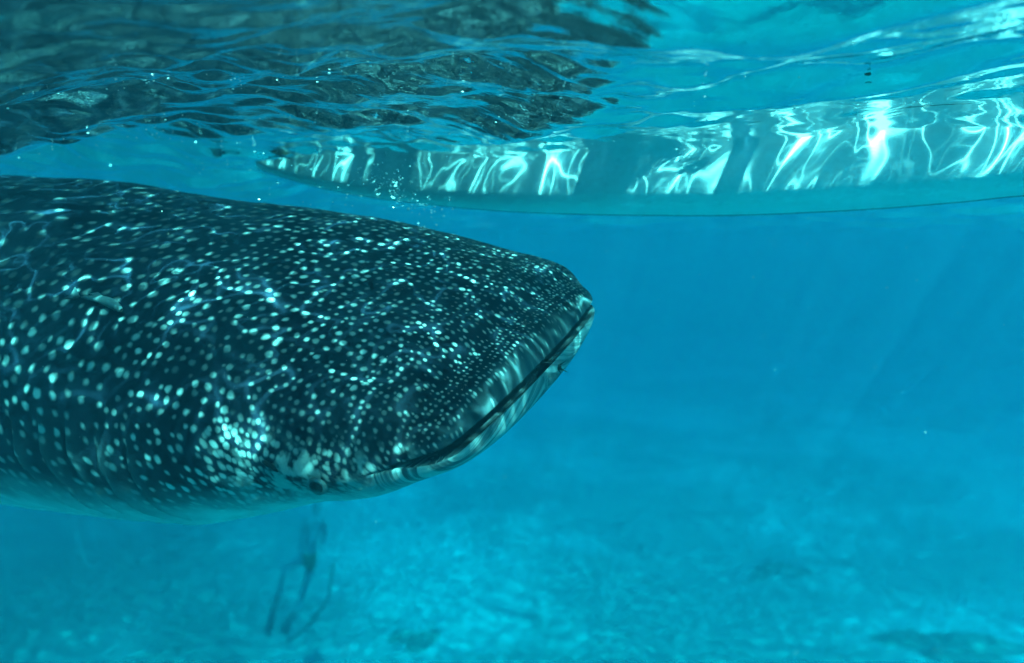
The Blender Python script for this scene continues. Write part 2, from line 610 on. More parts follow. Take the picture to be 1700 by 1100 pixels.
# faint pale cross lines on the body behind the head
ln = sk.m('ABSOLUTE', sk.m('SUBTRACT', sk.m('FRACT', sk.m('DIVIDE', sk.m('ADD', a_s, sk.m('MULTIPLY', sk.m('SUBTRACT', sk.noise(uv, 4.0, 2.0), 0.5), 0.10)), 0.24)), 0.5))
lines = sk.m('MULTIPLY', sk.m('SUBTRACT', 1.0, sk.smooth(ln, 0.01, 0.05)), sk.smooth(a_s, 1.4, 2.0, 0.0, 0.22))
spots = sk.m('MAXIMUM', spots, lines)
mott = sk.noise(uv, 7.0, 5.0, 0.6)
base = sk.mixc(sk.smooth(mott, 0.3, 0.7), (0.003, 0.006, 0.012, 1), (0.009, 0.014, 0.024, 1))
dimm = sk.smooth(sk.noise(uv, 2.6, 2.0), 0.33, 0.62, 0.45, 1.0)
dimm = sk.m('MULTIPLY', dimm, sk.m('SUBTRACT', 1.0, sk.m('MULTIPLY', sk.smooth(a_ang, 40.0, 65.0), sk.smooth(a_s, 0.7, 1.2, 0.0, 0.6))))
skin = sk.mixc(sk.m('MULTIPLY', spots, dimm), base, (0.56, 0.57, 0.53, 1))
# pale lip band with fine pleats
lipn = sk.m('ADD', a_s, sk.m('MULTIPLY', sk.m('SUBTRACT', sk.noise(uv, 9.0, 3.0), 0.5), 0.05))
lip = sk.m('MULTIPLY', sk.m('SUBTRACT', 1.0, sk.smooth(lipn, 0.004, 0.034)), sk.smooth(sk.noise(uv, 5.0, 3.0), 0.35, 0.65, 0.35, 0.95))
low = sk.m('LESS_THAN', a_ang, 0.0)
pleat = sk.n('ShaderNodeTexWave', wave_type='BANDS', bands_direction='Y')
sk.put(pleat.inputs['Vector'], uv)
pleat.inputs['Scale'].default_value = 7.0
pleat.inputs['Distortion'].default_value = 9.0
pleat.inputs['Detail'].default_value = 3.0
lipc = sk.mixc(pleat.outputs['Fac'], (0.06, 0.08, 0.09, 1), (0.11, 0.14, 0.14, 1))
skin = sk.mixc(lip, skin, lipc)
# pale blotches on the lower cheek
chk = sk.m('MULTIPLY', sk.smooth(a_ang, 22.0, 5.0), sk.m('MULTIPLY', sk.smooth(a_s, 0.03, 0.09), sk.smooth(a_s, 0.55, 0.35)))
chk = sk.m('MULTIPLY', chk, sk.smooth(sk.noise(uv, 17.0, 3.0, 0.6), 0.46, 0.62, 0.0, 0.75))
skin = sk.mixc(chk, skin, (0.42, 0.44, 0.41, 1))
# pale belly below the ridge
edge = sk.m('ADD', a_ang, sk.m('MULTIPLY', sk.m('SUBTRACT', sk.noise(uv, 11.0, 3.0), 0.5), 14.0))
edge = sk.m('ADD', edge, sk.smooth(a_s, 0.40, 1.0, 0.0, 2.0))
belly = sk.smooth(edge, -2.0, -30.0)
bel_col = sk.mixc(sk.smooth(mott, 0.35, 0.7), (0.46, 0.49, 0.48, 1), (0.62, 0.64, 0.61, 1))
skin = sk.mixc(belly, skin, bel_col)
jaw = sk.m('MULTIPLY', low, sk.m('SUBTRACT', 1.0, sk.smooth(a_s, 0.05, 0.22)))
jawc = sk.mixc(sk.smooth(sk.noise(uv, 11.0, 4.0, 0.65), 0.42, 0.60), (0.07, 0.09, 0.10, 1), (0.42, 0.46, 0.44, 1))
skin = sk.mixc(sk.m('MULTIPLY', jaw, 0.85), skin, jawc)
skin = sk.mixc(sk.m('MULTIPLY', sk.attr('flap'), 0.55), skin, (0.30, 0.33, 0.32, 1))  # flap edges painted pale for sunlight on the gills
skin = sk.mixc(sk.m('MULTIPLY', a_g, 0.75), skin, (0.05, 0.06, 0.06, 1))
skin = sk.mixc(a_m, skin, (0.045, 0.05, 0.052, 1))
hb = sk.m('ADD', sk.m('MULTIPLY', sk.noise(uv, 130.0, 4.0, 0.65), 0.5), sk.m('MULTIPLY', sk.noise(uv, 22.0, 3.0), 0.9))
hb = sk.m('ADD', hb, sk.m('MULTIPLY', sk.m('MULTIPLY', pleat.outputs['Fac'], lip), 0.35))
sk.bsdf(skin, 0.55, sk.bump(hb, 0.5, 0.005), 0.06)

# fins belong to the same continuous body mesh
fin_verts, fin_faces, fin_s = [], [], []


def fin(root_a, root_b, tip, thick, sweep=0.25, n=12, m=14):
    """Tapered, swept fin: root chord root_a -> root_b, running out to tip."""
    ra, rb, tp = map(np.array, (root_a, root_b, tip))
    base0 = len(fin_verts)
    chord = rb - ra
    span = tp - (ra + rb) / 2
    nrm = np.cross(chord, span); nrm /= np.linalg.norm(nrm)
    for i in range(n + 1):
        u = i / n
        c_len = (1 - u) ** 0.75 * 1.0 + 0.02
        lead = ra + (tp - ra) * u + chord * sweep * u * (u - 1)
        for j in range(m):
            a = 2 * math.pi * j / m
            cx = 0.5 - 0.5 * math.cos(a)
            p = lead + chord * cx * c_len + nrm * math.sin(a) * thick * (1 - 0.85 * u) * (0.35 + 0.65 * math.sin(math.pi * min(1, cx + 0.15)))
            fin_verts.append(p)
    for i in range(n):
        for j in range(m):
            a0 = base0 + i * m + j; a1 = base0 + i * m + (j + 1) % m
            fin_faces.append((a0, a1, a1 + m, a0 + m))


for sd in (-1, 1):
    fin((-1.75, sd * 0.46, -0.26), (-2.25, sd * 0.44, -0.25), (-2.75, sd * 1.30, -0.62), 0.05)
    fin((-4.2, sd * 0.26, -0.26), (-4.5, sd * 0.24, -0.24), (-4.75, sd * 0.5, -0.42), 0.02)
fin((-3.4, 0, 0.40), (-4.1, 0, 0.34), (-4.25, 0, 0.72), 0.04)
fin((-5.2, 0, 0.22), (-5.5, 0, 0.18), (-5.65, 0, 0.36), 0.02)
fin((-6.85, 0, 0.05), (-7.2, 0, 0.02), (-7.95, 0, 1.0), 0.035)
fin((-6.9, 0, -0.05), (-7.2, 0, -0.02), (-7.5, 0, -0.6), 0.03)
fin_verts = bend(np.array(fin_verts))
allv = np.concatenate([P.reshape(-1, 3), fin_verts])
nq = Yq.shape[1]
ii = np.arange(ns - 1)[:, None]; jj = np.arange(nq)[None, :]
quads = np.stack([ii * nq + jj, (ii + 1) * nq + jj, (ii + 1) * nq + (jj + 1) % nq, ii * nq + (jj + 1) % nq], -1).reshape(-1, 4)
faces = [tuple(q) for q in quads.tolist()] + [tuple(i + ns * nq for i in f) for f in fin_faces] + [tuple(range((ns - 1) * nq, ns * nq))]
shark_origin = to_world(bend(np.array([-1.5, 0.0, -0.48])))
allw = to_world(allv) - shark_origin
shark = mesh_obj('whale_shark', allw, faces, sk.mat)
shark.location = shark_origin
nf = len(fin_verts)
float_attr(shark.data, 'along', np.concatenate([Sq.ravel(), -fin_verts[:, 0]]))
float_attr(shark.data, 'girth', np.concatenate([arc_s.ravel(), fin_verts[:, 2] + fin_verts[:, 1]]))
float_attr(shark.data, 'turn', np.concatenate([Aq.ravel(), np.full(nf, 45.0)]))
float_attr(shark.data, 'mouth', np.concatenate([Mq.ravel(), np.zeros(nf)]))
float_attr(shark.data, 'flap', np.concatenate([flap.ravel(), np.zeros(nf)]))
float_attr(shark.data, 'gill', np.concatenate([gill_dark.ravel(), np.zeros(nf)]))
bmw = bmesh.new(); bmw.from_mesh(shark.data)
bmesh.ops.remove_doubles(bmw, verts=bmw.verts[:], dist=1e-4)
bmw.to_mesh(shark.data); bmw.free()
tag(shark, 'huge dark whale shark with pale spots swimming right, mouth shut to a slit', 'whale shark')


def part(name, verts, faces, mat):
    """Mesh in shark-local (unbent world) coordinates, parented to the shark."""
    o = mesh_obj(name, np.array(verts) - shark_origin, faces, mat, shark)
    return o


def ball(centre, axes, n=12, m=18):
    """Ellipsoid: axes is a 3x3 array of half-axis vectors."""
    vs, fs = [], []
    for i in range(n + 1):
        a = math.pi * i / n
        for j in range(m):
            bq = 2 * math.pi * j / m
            d = np.array([math.sin(a) * math.cos(bq), math.sin(a) * math.sin(bq), math.cos(a)])
            vs.append(np.array(centre) + d @ np.array(axes))
    for i in range(n):
        for j in range(m):
            fs.append((i * m + j, i * m + (j + 1) % m, (i + 1) * m + (j + 1) % m, (i + 1) * m + j))
    return vs, fs


def skin_axes(s, ang):
    p = to_world(shark_point(s, ang)); px_ = to_world(shark_point(s - 0.01, ang)); pa = to_world(shark_point(s, ang + 2))
    ex = px_ - p; ex /= np.linalg.norm(ex)
    eu = pa - p; eu -= ex * (eu @ ex); eu /= np.linalg.norm(eu)
    en = np.cross(ex, eu)
    cen = to_world(bend(np.array([-s, 0.0, 0.0])))
    if en @ (p - cen) < 0: en = -en
    return p, ex, eu, en


eye_mat = simple_mat('eye', (0.008, 0.010, 0.012), 0.1, 0.3, 60, 0.0)
ring_mat = simple_mat('eyelid', (0.12, 0.14, 0.14), 0.6, 0.3, 60, 0.3)
dark_mat = simple_mat('dark_hollow', (0.012, 0.014, 0.016), 0.8, 0.3, 40, 0.2)
EYE_S, EYE_A = 0.226, -1.0
p, ex, eu, en = skin_axes(EYE_S, EYE_A)
p = p + en * 0.026
vs, fs = ball(p - en * 0.002, [ex * 0.018, eu * 0.015, en * 0.013])
eye = part('eye', vs, fs, eye_mat)
# eyelid: a torus round the ball
vs, fs = [], []
for i in range(28):
    a = 2 * math.pi * i / 28
    rd = ex * math.cos(a) * 0.0185 + eu * math.sin(a) * 0.0155
    rn = rd / np.linalg.norm(rd)
    for j in range(10):
        bq = 2 * math.pi * j / 10
        vs.append(p + rd + rn * 0.0055 * math.cos(bq) + en * (0.005 * math.sin(bq) - 0.001))
for i in range(28):
    for j in range(10):
        fs.append((i * 10 + j, ((i + 1) % 28) * 10 + j, ((i + 1) % 28) * 10 + (j + 1) % 10, i * 10 + (j + 1) % 10))
part('eyelid', vs, fs, ring_mat)
p, ex, eu, en = skin_axes(0.345, 5.0)
dirv = ex * 0.85 - eu * 0.5
perp = np.cross(dirv, en)
vs, fs = ball(p + en * 0.008, [dirv * 0.024, perp * 0.006, en * 0.006])
part('spiracle', vs, fs, dark_mat)
p, ex, eu, en = skin_axes(0.035, 3.0)

# ------------------------------------------------------------------ small companions on the shark
# slender fish lying along the flank
fish_mat_n = NT('remora_shaded_skin')
fco = fish_mat_n.objco
sepz = fish_mat_n.n('ShaderNodeSeparateXYZ'); fish_mat_n.put(sepz.inputs[0], fco)
fish_mat_n.bsdf(fish_mat_n.mixc(fish_mat_n.smooth(fish_mat_n.m('ADD', sepz.outputs[2], fish_mat_n.m('MULTIPLY', fish_mat_n.noise(fco, 60.0), 0.006)), -0.006, 0.010), (0.010, 0.014, 0.018, 1), (0.16, 0.19, 0.19, 1)), 0.45)  # lit top and shaded underside are painted into the fish's colour
def px_of(q):
    v_ = Vector(q) - cam.location
    c_, s_ = math.cos(PITCH), math.sin(PITCH)
    dd_ = v_.y * c_ - v_.z * s_
    return CX + F_PX * v_.x / dd_, CY - F_PX * (v_.z * c_ + v_.y * s_) / dd_


def skin_at(px_, py_):
    """Station and angle of the skin point that shows at a pixel."""
    b_ = (1e9, 0, 0)
    for s_ in np.linspace(0.05, 2.2, 120):
        for a_ in np.linspace(-20, 89, 110):
            u_ = px_of(to_world(shark_point(s_, a_)))
            e_ = (u_[0] - px_) ** 2 + (u_[1] - py_) ** 2
            if e_ < b_[0]: b_ = (e_, s_, a_)
    return b_[1], b_[2]


p, ex, eu, en = skin_axes(*skin_at(172, 508))
fo = empty('remora', p + en * 0.03)
tag(fo, 'small slender grey fish lying along the dark flank of the whale shark', 'fish')
vs, fs = [], []
n, m = 26, 14
for i in range(n + 1):
    u = i / n
    r_ = 0.013 * (math.sin(math.pi * min(1, u * 1.05 + 0.04)) ** 0.6) * (1 - 0.62 * u) + 0.0008
    wav = 0.010 * math.sin(u * 3.6)
    for j in range(m):
        a = 2 * math.pi * j / m
        vs.append(Vector((0.09 - 0.17 * u, math.cos(a) * r_ * 0.8, math.sin(a) * r_ * 1.15 + wav)))
for i in range(n):
    for j in range(m):
        fs.append((i * m + j, i * m + (j + 1) % m, (i + 1) * m + (j + 1) % m, (i + 1) * m + j))
body = mesh_obj('body', vs, fs, fish_mat_n.mat, fo)
tz = 0.010 * math.sin(3.6)
mesh_obj('tail_fin', [(-0.075, 0.002, tz + .004), (-0.115, 0.0, tz + .024), (-0.105, 0.0, tz), (-0.115, 0.0, tz - .020), (-0.075, 0.002, tz - .004),
                      (-0.075, -0.002, tz + .004), (-0.115, -.001, tz + .024), (-0.105, -.001, tz), (-0.115, -.001, tz - .020), (-0.075, -0.002, tz - .004)],
         [(0, 1, 2), (0, 2, 4), (2, 3, 4), (5, 7, 6), (5, 9, 7), (7, 9, 8), (0, 5, 6, 1), (1, 6, 7, 2), (2, 7, 8, 3), (3, 8, 9, 4)], fish_mat_n.mat, fo, False)
mesh_obj('dorsal_fin', [(0.02, 0.001, 0.016), (-0.03, 0.0, 0.026), (-0.05, 0.0005, 0.014), (0.02, -0.001, 0.016), (-0.03, -0.0008, 0.026), (-0.05, -0.0005, 0.014)],
         [(0, 1, 2), (3, 5, 4), (0, 3, 4, 1), (1, 4, 5, 2), (2, 5, 3, 0)], fish_mat_n.mat, fo, False)
tilt = ex * math.cos(0.12) - eu * math.sin(0.12)
upv = np.cross(en, tilt); upv = upv if upv @ eu > 0 else -upv
yv = np.cross(upv, tilt)
fo.matrix_world = Matrix([[tilt[0], yv[0], upv[0], p[0] + en[0] * .016], [tilt[1], yv[1], upv[1], p[1] + en[1] * .016], [tilt[2], yv[2], upv[2], p[2] + en[2] * .016], [0, 0, 0, 1]])

# parasite clinging to the lower lip
par_mat = simple_mat('parasite_shell', (0.012, 0.02, 0.012), 0.5, 0.4, 90, 0.3)


def jaw_point(y_, s, depth):
    w_, t_, b_ = prof(s)
    x_ = -s - 0.02 * abs(y_ / w_) ** 2.5 * math.exp(-s / .15)
    return to_world(bend(np.array([x_, y_, -gap_at(s) - depth])))


# ------------------------------------------------------------------ outrigger canoe
boat_mat_n = NT('white_hull_paint')
bco = boat_mat_n.objco
st = boat_mat_n.noise(boat_mat_n.vm('MULTIPLY', bco, (1.2, 1.0, 6.0)), 3.0, 5.0, 0.6)
gr = boat_mat_n.noise(bco, 24.0, 4.0, 0.65)
bc = boat_mat_n.mixc(boat_mat_n.smooth(st, 0.35, 0.75), (0.80, 0.82, 0.80, 1), (0.88, 0.89, 0.87, 1))
bc = boat_mat_n.mixc(boat_mat_n.smooth(gr, 0.58, 0.80, 0.0, 0.30), bc, (0.42, 0.46, 0.40, 1))
boat_mat_n.bsdf(bc, 0.5, boat_mat_n.bump(boat_mat_n.m('ADD', gr, st), 0.4, 0.006), 0.08)
hull_mat = boat_mat_n.mat
keel_mat = simple_mat('keel_paint', (0.07, 0.09, 0.10), 0.7, 0.4, 12)
wood_mat = simple_mat('weathered_wood', (0.28, 0.20, 0.12), 0.8, 0.4, 14)
bamboo_mat = simple_mat('bamboo', (0.42, 0.34, 0.18), 0.55, 0.3, 9)

tip = np.array([-1.03, 3.26]); rgt = np.array([1.50, 2.33])
axis = (rgt - tip) / np.linalg.norm(rgt - tip)
nrm2 = np.array([-axis[1], axis[0]])          # away from the camera
if nrm2[1] < 0: nrm2 = -nrm2
keel_px = [(448, 283), (490, 297), (540, 310), (620, 325), (700, 335), (850, 348), (1000, 353), (1200, 354), (1400, 346), (1600, 331), (1700, 321)]
kt, kz = [], []
for px_, py_ in keel_px:
    # where the view ray through the pixel meets the upright plane through the boat's axis
    dr = np.array(at(px_, py_, 1.0) - cam.location)
    tt = (tip @ nrm2) / (dr[:2] @ nrm2)
    q = dr * tt
    kt.append((q[:2] - tip) @ axis); kz.append(q[2] + CAM_Z)
kt, kz = np.array(kt), np.array(kz)
BL = 6.2
kt = np.concatenate([[-0.16], kt[:], [kt[-1] + 0.8, kt[-1] + 1.8, BL - 0.25, BL]])
kz = np.concatenate([[0.06], kz[:], [kz[-1] + 0.01, kz[-1] + 0.05, -0.05, 0.10]])
boat = empty('outrigger_canoe', (tip[0] + axis[0] * 3, tip[1] + axis[1] * 3, 0.0))
boat.rotation_euler = (0, 0, math.atan2(axis[1], axis[0]))
tag(boat, 'white painted wooden canoe floating at the surface, hull lit by rippling light', 'canoe')
ts = np.concatenate([np.linspace(-0.16, 1.5, 70), np.linspace(1.52, 5.0, 90), np.linspace(5.04, BL, 30)])
kzs = pchip(ts, kt, kz)
beam = pchip(ts, [-.16, .3, .8, 1.6, 2.6, 3.8, 5.0, 5.8, BL], [.012, .075, .155, .235, .275, .275, .21, .09, .012])
sheer = 0.20 + 0.16 * np.clip(1 - (ts + .16) / 1.6, 0, 1) ** 2 + 0.20 * np.clip((ts - 4.6) / 1.6, 0, 1) ** 2
nz = 22
H_P = []
for sd in (-1, 1):
    rows = []
    for i in range(len(ts)):
        f = np.linspace(0, 1, nz)
        z = kzs[i] + (sheer[i] - kzs[i]) * f
        y = beam[i] * (1 - (1 - np.clip(f * 1.3, 0, 1)) ** 14.0) ** 0.35 + 0.010
        rows.append(np.stack([np.full(nz, ts[i] - 3.0), sd * y, z], -1))
    H_P.append(np.array(rows))
hp = np.concatenate([H_P[0][:, ::-1], H_P[1]], 1)     # sheer -> keel -> sheer
hull = grid_mesh('hull', hp, hull_mat, parent=boat)
sol = hull.modifiers.new('thickness', 'SOLIDIFY'); sol.thickness = 0.012; sol.offset = 0.0
# keel strip along the bottom
kv, kf = [], []
for i in range(len(ts)):
    z = kzs[i]
    for (yy, zz) in ((-0.013, 0.016), (-0.010, -0.008), (0.010, -0.008), (0.013, 0.016)):
        kv.append((ts[i] - 3.0, yy, z + zz))
for i in range(len(ts) - 1):
    for j in range(4):
        kf.append((i * 4 + j, i * 4 + (j + 1) % 4, (i + 1) * 4 + (j + 1) % 4, (i + 1) * 4 + j))
mesh_obj('keel', kv, kf, keel_mat, boat, False)
for sd in (-1, 1):
    gv, gf = [], []
    for i in range(len(ts)):
        y0 = sd * (beam[i] * 1.015 + 0.014)
        for (yy, zz) in ((-0.02, 0.0), (-0.02, 0.035), (0.02, 0.035), (0.02, 0.0)):
            gv.append((ts[i] - 3.0, y0 + yy, sheer[i] + zz - 0.012))
    for i in range(len(ts) - 1):
        for j in range(4):
            gf.append((i * 4 + j, i * 4 + (j + 1) % 4, (i + 1) * 4 + (j + 1) % 4, (i + 1) * 4 + j))
    mesh_obj('gunwale', gv, gf, wood_mat, boat, False)


def slab(name, cx, width, y0, y1, z, thick, mat):
    v = [(cx + a * width / 2, y, z + c) for a in (-1, 1) for y in (y0, y1) for c in (0, thick)]
    return mesh_obj(name, v, [(0, 1, 3, 2), (4, 6, 7, 5), (0, 4, 5, 1), (2, 3, 7, 6), (0, 2, 6, 4), (1, 5, 7, 3)], mat, boat, False)


def boat_t(px_, py_):
    """Distance along the boat where the pixel's ray meets its near side."""
    dr = np.array(at(px_, py_, 1.0) - cam.location)
    tt = ((tip @ nrm2) - 0.2) / (dr[:2] @ nrm2)
    return float((dr[:2] * tt - tip) @ axis)


def rod(name, a, b_, r0, mat, parent, nseg=10, m=12):
    a = np.array(a, float); b_ = np.array(b_, float)
    d = (b_ - a); L = np.linalg.norm(d); d /= L
    e1 = np.cross(d, [0, 0, 1.0]); 
    if np.linalg.norm(e1) < 1e-3: e1 = np.array([1.0, 0, 0])
    e1 /= np.linalg.norm(e1); e2 = np.cross(d, e1)
    vs, fs = [], []
    for i in range(nseg + 1):
        u = i / nseg
        for off, rr in ((-0.006, 1.0), (0.0, 1.12), (0.006, 1.0)):
            for j in range(m):
                q = 2 * math.pi * j / m
                vs.append(a + d * (u * L + off) + (e1 * math.cos(q) + e2 * math.sin(q)) * r0 * rr)
    nr = (nseg + 1) * 3
    for i in range(nr - 1):
        for j in range(m):
            fs.append((i * m + j, i * m + (j + 1) % m, (i + 1) * m + (j + 1) % m, (i + 1) * m + j))
    fs.append(tuple(range(m))[::-1]); fs.append(tuple(range((nr - 1) * m, nr * m)))
    return mesh_obj(name, vs, fs, mat, parent)


# unseen boards, added to shade the hull, and beams standing out over the side
for px_, wd, py_ in ((1012, 0.17, 300), (632, 0.18, 300)):
    slab('shadow_board', boat_t(px_, py_) - 3.0 + 0.15, wd, -0.62, 0.45, 0.245, 0.025, wood_mat)
for px_, r0 in ((1222, 0.033), (568, 0.035)):
    x_ = boat_t(px_, 285) - 3.0 + 0.17
    rod('outrigger_beam', (x_, -0.75, 0.30), (x_, 0.95, 0.30), r0, bamboo_mat, boat)
rod('outrigger_float', (-2.2, 0.95, 0.02), (2.6, 0.95, 0.02), 0.05, bamboo_mat, boat, 16)

# ------------------------------------------------------------------ diver below
suit = simple_mat('blue_wetsuit', (0.11, 0.21, 0.26), 0.8, 0.3, 12)
short_mat = simple_mat('olive_shorts', (0.09, 0.10, 0.04), 0.8, 0.3, 12)
skin_mat = simple_mat('skin', (0.13, 0.10, 0.07), 0.6, 0.2, 12)
fin_mat = simple_mat('fin_rubber', (0.07, 0.09, 0.10), 0.5, 0.2, 12)
rope_mat = simple_mat('rope', (0.10, 0.12, 0.12), 0.9, 0.3, 30)
DD = 13.5
origin = at(500, 985, DD)
person = empty('person', origin)
tag(person, 'diver in long fins hanging in the water below the whale shark', 'person')


def dp(px_, py_, dd=0.0):
    return at(px_, py_, DD + dd) - origin


def skinned(name, joints, edges, radii, mat, parent, root=0, sub=2):
    me = bpy.data.meshes.new(name)
    me.from_pydata([tuple(j) for j in joints], edges, [])
    me.update()
    o = link(bpy.data.objects.new(name, me), parent)
    o.modifiers.new('skin', 'SKIN')
    lay = me.skin_vertices[0] if me.skin_vertices else None
    if lay is None:
        bm = bmesh.new(); bm.from_mesh(me); bm.verts.layers.skin.verify(); bm.to_mesh(me); bm.free()
        lay = me.skin_vertices[0]
    for i, r_ in enumerate(radii):
        lay.data[i].radius = (r_, r_) if not isinstance(r_, tuple) else r_
        lay.data[i].use_root = (i == root)
    sb = o.modifiers.new('sub', 'SUBSURF'); sb.levels = sub; sb.render_levels = sub
    me.materials.append(mat)
    # a skin surface is bound into a plain mesh
    dg = bpy.context.evaluated_depsgraph_get()
    dg.update()
    ev = bpy.data.meshes.new_from_object(o.evaluated_get(dg))
    o.modifiers.clear()
    o.data = ev
    ev.polygons.foreach_set('use_smooth', [True] * len(ev.polygons))
    if not ev.materials: ev.materials.append(mat)
    return o


J = [dp(512, 925), dp(516, 900), dp(520, 872), dp(524, 852), dp(527, 838), dp(530, 820),     # hips, waist, chest, neck, head, crown
     dp(506, 866), dp(502, 886, -.1), dp(500, 908, -.2), dp(499, 917, -.22),                   # left shoulder, elbow, wrist, hand
     dp(536, 866), dp(539, 884, .1), dp(534, 906, .0), dp(532, 915, -.05),                       # other arm
     dp(500, 930, -.05), dp(473, 938, -.25), dp(464, 978, -.1), dp(461, 990, -.12),             # hip, knee, ankle, toe (bent leg)
     dp(518, 932, .05), dp(507, 972, .1), dp(495, 1010, .2), dp(491, 1020, .18)]                # straight leg
E_ = [(0, 1), (1, 2), (2, 3), (3, 4), (4, 5), (2, 6), (6, 7), (7, 8), (8, 9), (2, 10), (10, 11), (11, 12), (12, 13),
      (0, 14), (14, 15), (15, 16), (16, 17), (0, 18), (18, 19), (19, 20), (20, 21)]
RD = [.115, .11, .13, .05, .085, .06, .065, .042, .032, .03, .065, .042, .032, .03, .09, .055, .036, .03, .09, .058, .036, .03]
skinned('body', J, E_, RD, suit, person)
skinned('shorts', [dp(517, 903), dp(512, 926), dp(507, 936, -.02), dp(518, 946, .06)], [(0, 1), (1, 2), (1, 3)], [.125, .13, .10, .095], short_mat, person, 0, 1)


def fin_blade(a, b_, width, name='fin'):
    a = np.array(a); b_ = np.array(b_)
    d = b_ - a; L = np.linalg.norm(d); d /= L
    side = np.cross(d, [0.25, 1, 0.1]); side /= np.linalg.norm(side)
    nn = np.cross(d, side)
    vs, fs = [], []
    n = 12
    for i in range(n + 1):
        u = i / n
        wd = width * (0.5 + 0.5 * u) * (1 - 0.25 * max(0, u - .85) / .15)
        bow = nn * 0.05 * math.sin(u * math.pi * 0.8)
        for q in (-1, -0.86, 0, 0.86, 1):
            rise = 0.018 if abs(q) > 0.8 else 0.004
            for sg in (-1, 1):
                vs.append(a + d * u * L + side * q * wd + nn * sg * rise + bow)
    rowlen = 10
    for i in range(n):
        for k in range(4):
            for sg in (0, 1):
                a0 = i * rowlen + k * 2 + sg; b0 = a0 + 2
                fs.append((a0, b0, b0 + rowlen, a0 + rowlen))
        for k in (0, 8):
            a0 = i * rowlen + k
            fs.append((a0, a0 + 1, a0 + 1 + rowlen, a0 + rowlen))
    mesh_obj(name, vs, fs, fin_mat, person)


fin_blade(dp(466, 972, -.1), dp(446, 1054, -.05), 0.075)
fin_blade(dp(496, 1008, .2), dp(470, 1052, .1), 0.10)
# dark line trailing beside the diver
cv = bpy.data.curves.new('rope', 'CURVE')
cv.dimensions = '3D'; cv.bevel_depth = 0.026; cv.bevel_resolution = 3; cv.resolution_u = 10
spl = cv.splines.new('BEZIER')
pts = [at(553, 935, DD - .2), at(550, 962, DD - .2), at(545, 990, DD - .25), at(529, 1016, DD - .3), at(505, 1044, DD - .3), at(477, 1065, DD - .3)]
spl.bezier_points.add(len(pts) - 1)
o0 = pts[-1]
for bp, q in zip(spl.bezier_points, pts):
    bp.co = q - o0; bp.handle_left_type = bp.handle_right_type = 'AUTO'
cv.materials.append(rope_mat)
tmp = bpy.data.objects.new('rope_path', cv); C.objects.link(tmp)
dg = bpy.context.evaluated_depsgraph_get(); dg.update()
me = bpy.data.meshes.new_from_object(tmp.evaluated_get(dg))
bpy.data.objects.remove(tmp)
rope = link(bpy.data.objects.new('rope', me)); rope.location = o0
tag(rope, 'dim dark rope curving through the water right beside the diver', 'rope')

# ------------------------------------------------------------------ floating leaves
leaf_mat = simple_mat('dead_leaf', (0.06, 0.06, 0.04), 0.7, 0.4, 60)


def leaf(px_, py_, length, rot, label, bendk=0.3):
    dr = at(px_, py_, 1.0) - cam.location
    t_ = -CAM_Z / dr.z
    for _ in range(12):
        q = cam.location + dr * t_
        t_ = 0.5 * t_ + 0.5 * (surface_z(q.x, q.y) - CAM_Z) / dr.z
    q = cam.location + dr * t_
    z0 = surface_z(q.x, q.y) - 0.008
    vs, fs = [], []
    n = 12
    for i in range(n + 1):
        u = i / n
        wd = length * 0.22 * math.sin(math.pi * (0.04 + 0.92 * u)) ** 0.8
        zc = -bendk * length * abs(u - 0.5) ** 1.5
        for k, f in enumerate((-1, 0, 1)):
            for sg in (0.0009, -0.0009):
                vs.append(((u - .5) * length, f * wd, zc + 0.1 * abs(f) * wd + sg))
    for i in range(n):
        for k in range(2):
            for sg in (0, 1):
                a0 = i * 6 + k * 2 + sg
                fs.append((a0, a0 + 2, a0 + 8, a0 + 6))
        for k in (0, 4):
            a0 = i * 6 + k
            fs.append((a0, a0 + 1, a0 + 7, a0 + 6))
    o = mesh_obj('leaf', vs, fs, leaf_mat)
    o.location = (q.x, q.y, z0); o.rotation_euler = (0, 0, rot)
    tag(o, label, 'leaf', 'dead leaves floating at the surface')


leaf(462, 257, 0.09, 0.2, 'dark dead leaf floating flat at the surface above the canoe bow')
leaf(1442, 130, 0.012, -0.3, 'tiny dark curled leaf at the surface under the bright ripples', 0.25)

# parasite on the lower lip
p0 = None
best = 1e9
for y_ in np.linspace(-0.38, 0.38, 60):
    for dpt in (0.012, 0.02, 0.028, 0.036):
        q = jaw_point(y_, 0.012, dpt)
        v_ = Vector(q) - cam.location
        c_, s_ = math.cos(PITCH), math.sin(PITCH)
        dd_ = v_.y * c_ - v_.z * s_; uu_ = v_.z * c_ + v_.y * s_
        e = (CX + F_PX * v_.x / dd_ - 930) ** 2 + (CY - F_PX * uu_ / dd_ - 612) ** 2
        if e < best: best, p0 = e, q
toward = np.array(cam.location) - p0; toward /= np.linalg.norm(toward)
par = empty('parasite', p0 + toward * 0.02)
tag(par, 'small dark tufted parasite clinging to the pale lower lip of the shark', 'parasite')
vs, fs = ball((0, 0, 0), np.diag([0.012, 0.008, 0.008]), 8, 12)
mesh_obj('body', vs, fs, par_mat, par)
for k in range(7):
    a = random.uniform(-2.6, 0.8); L_ = random.uniform(0.018, 0.034)
    d = np.array([math.cos(a), random.uniform(-.5, .1), math.sin(a)]); sd = np.array([-d[2], 0, d[0]]) * 0.0026; up = np.array([0, 0.0022, 0])
    b0 = d * 0.006; tp = d * L_
    mesh_obj('tail', [b0 + sd, b0 - sd, b0 + up, tp], [(0, 1, 2), (0, 3, 1), (1, 3, 2), (2, 3, 0)], par_mat, par, False)

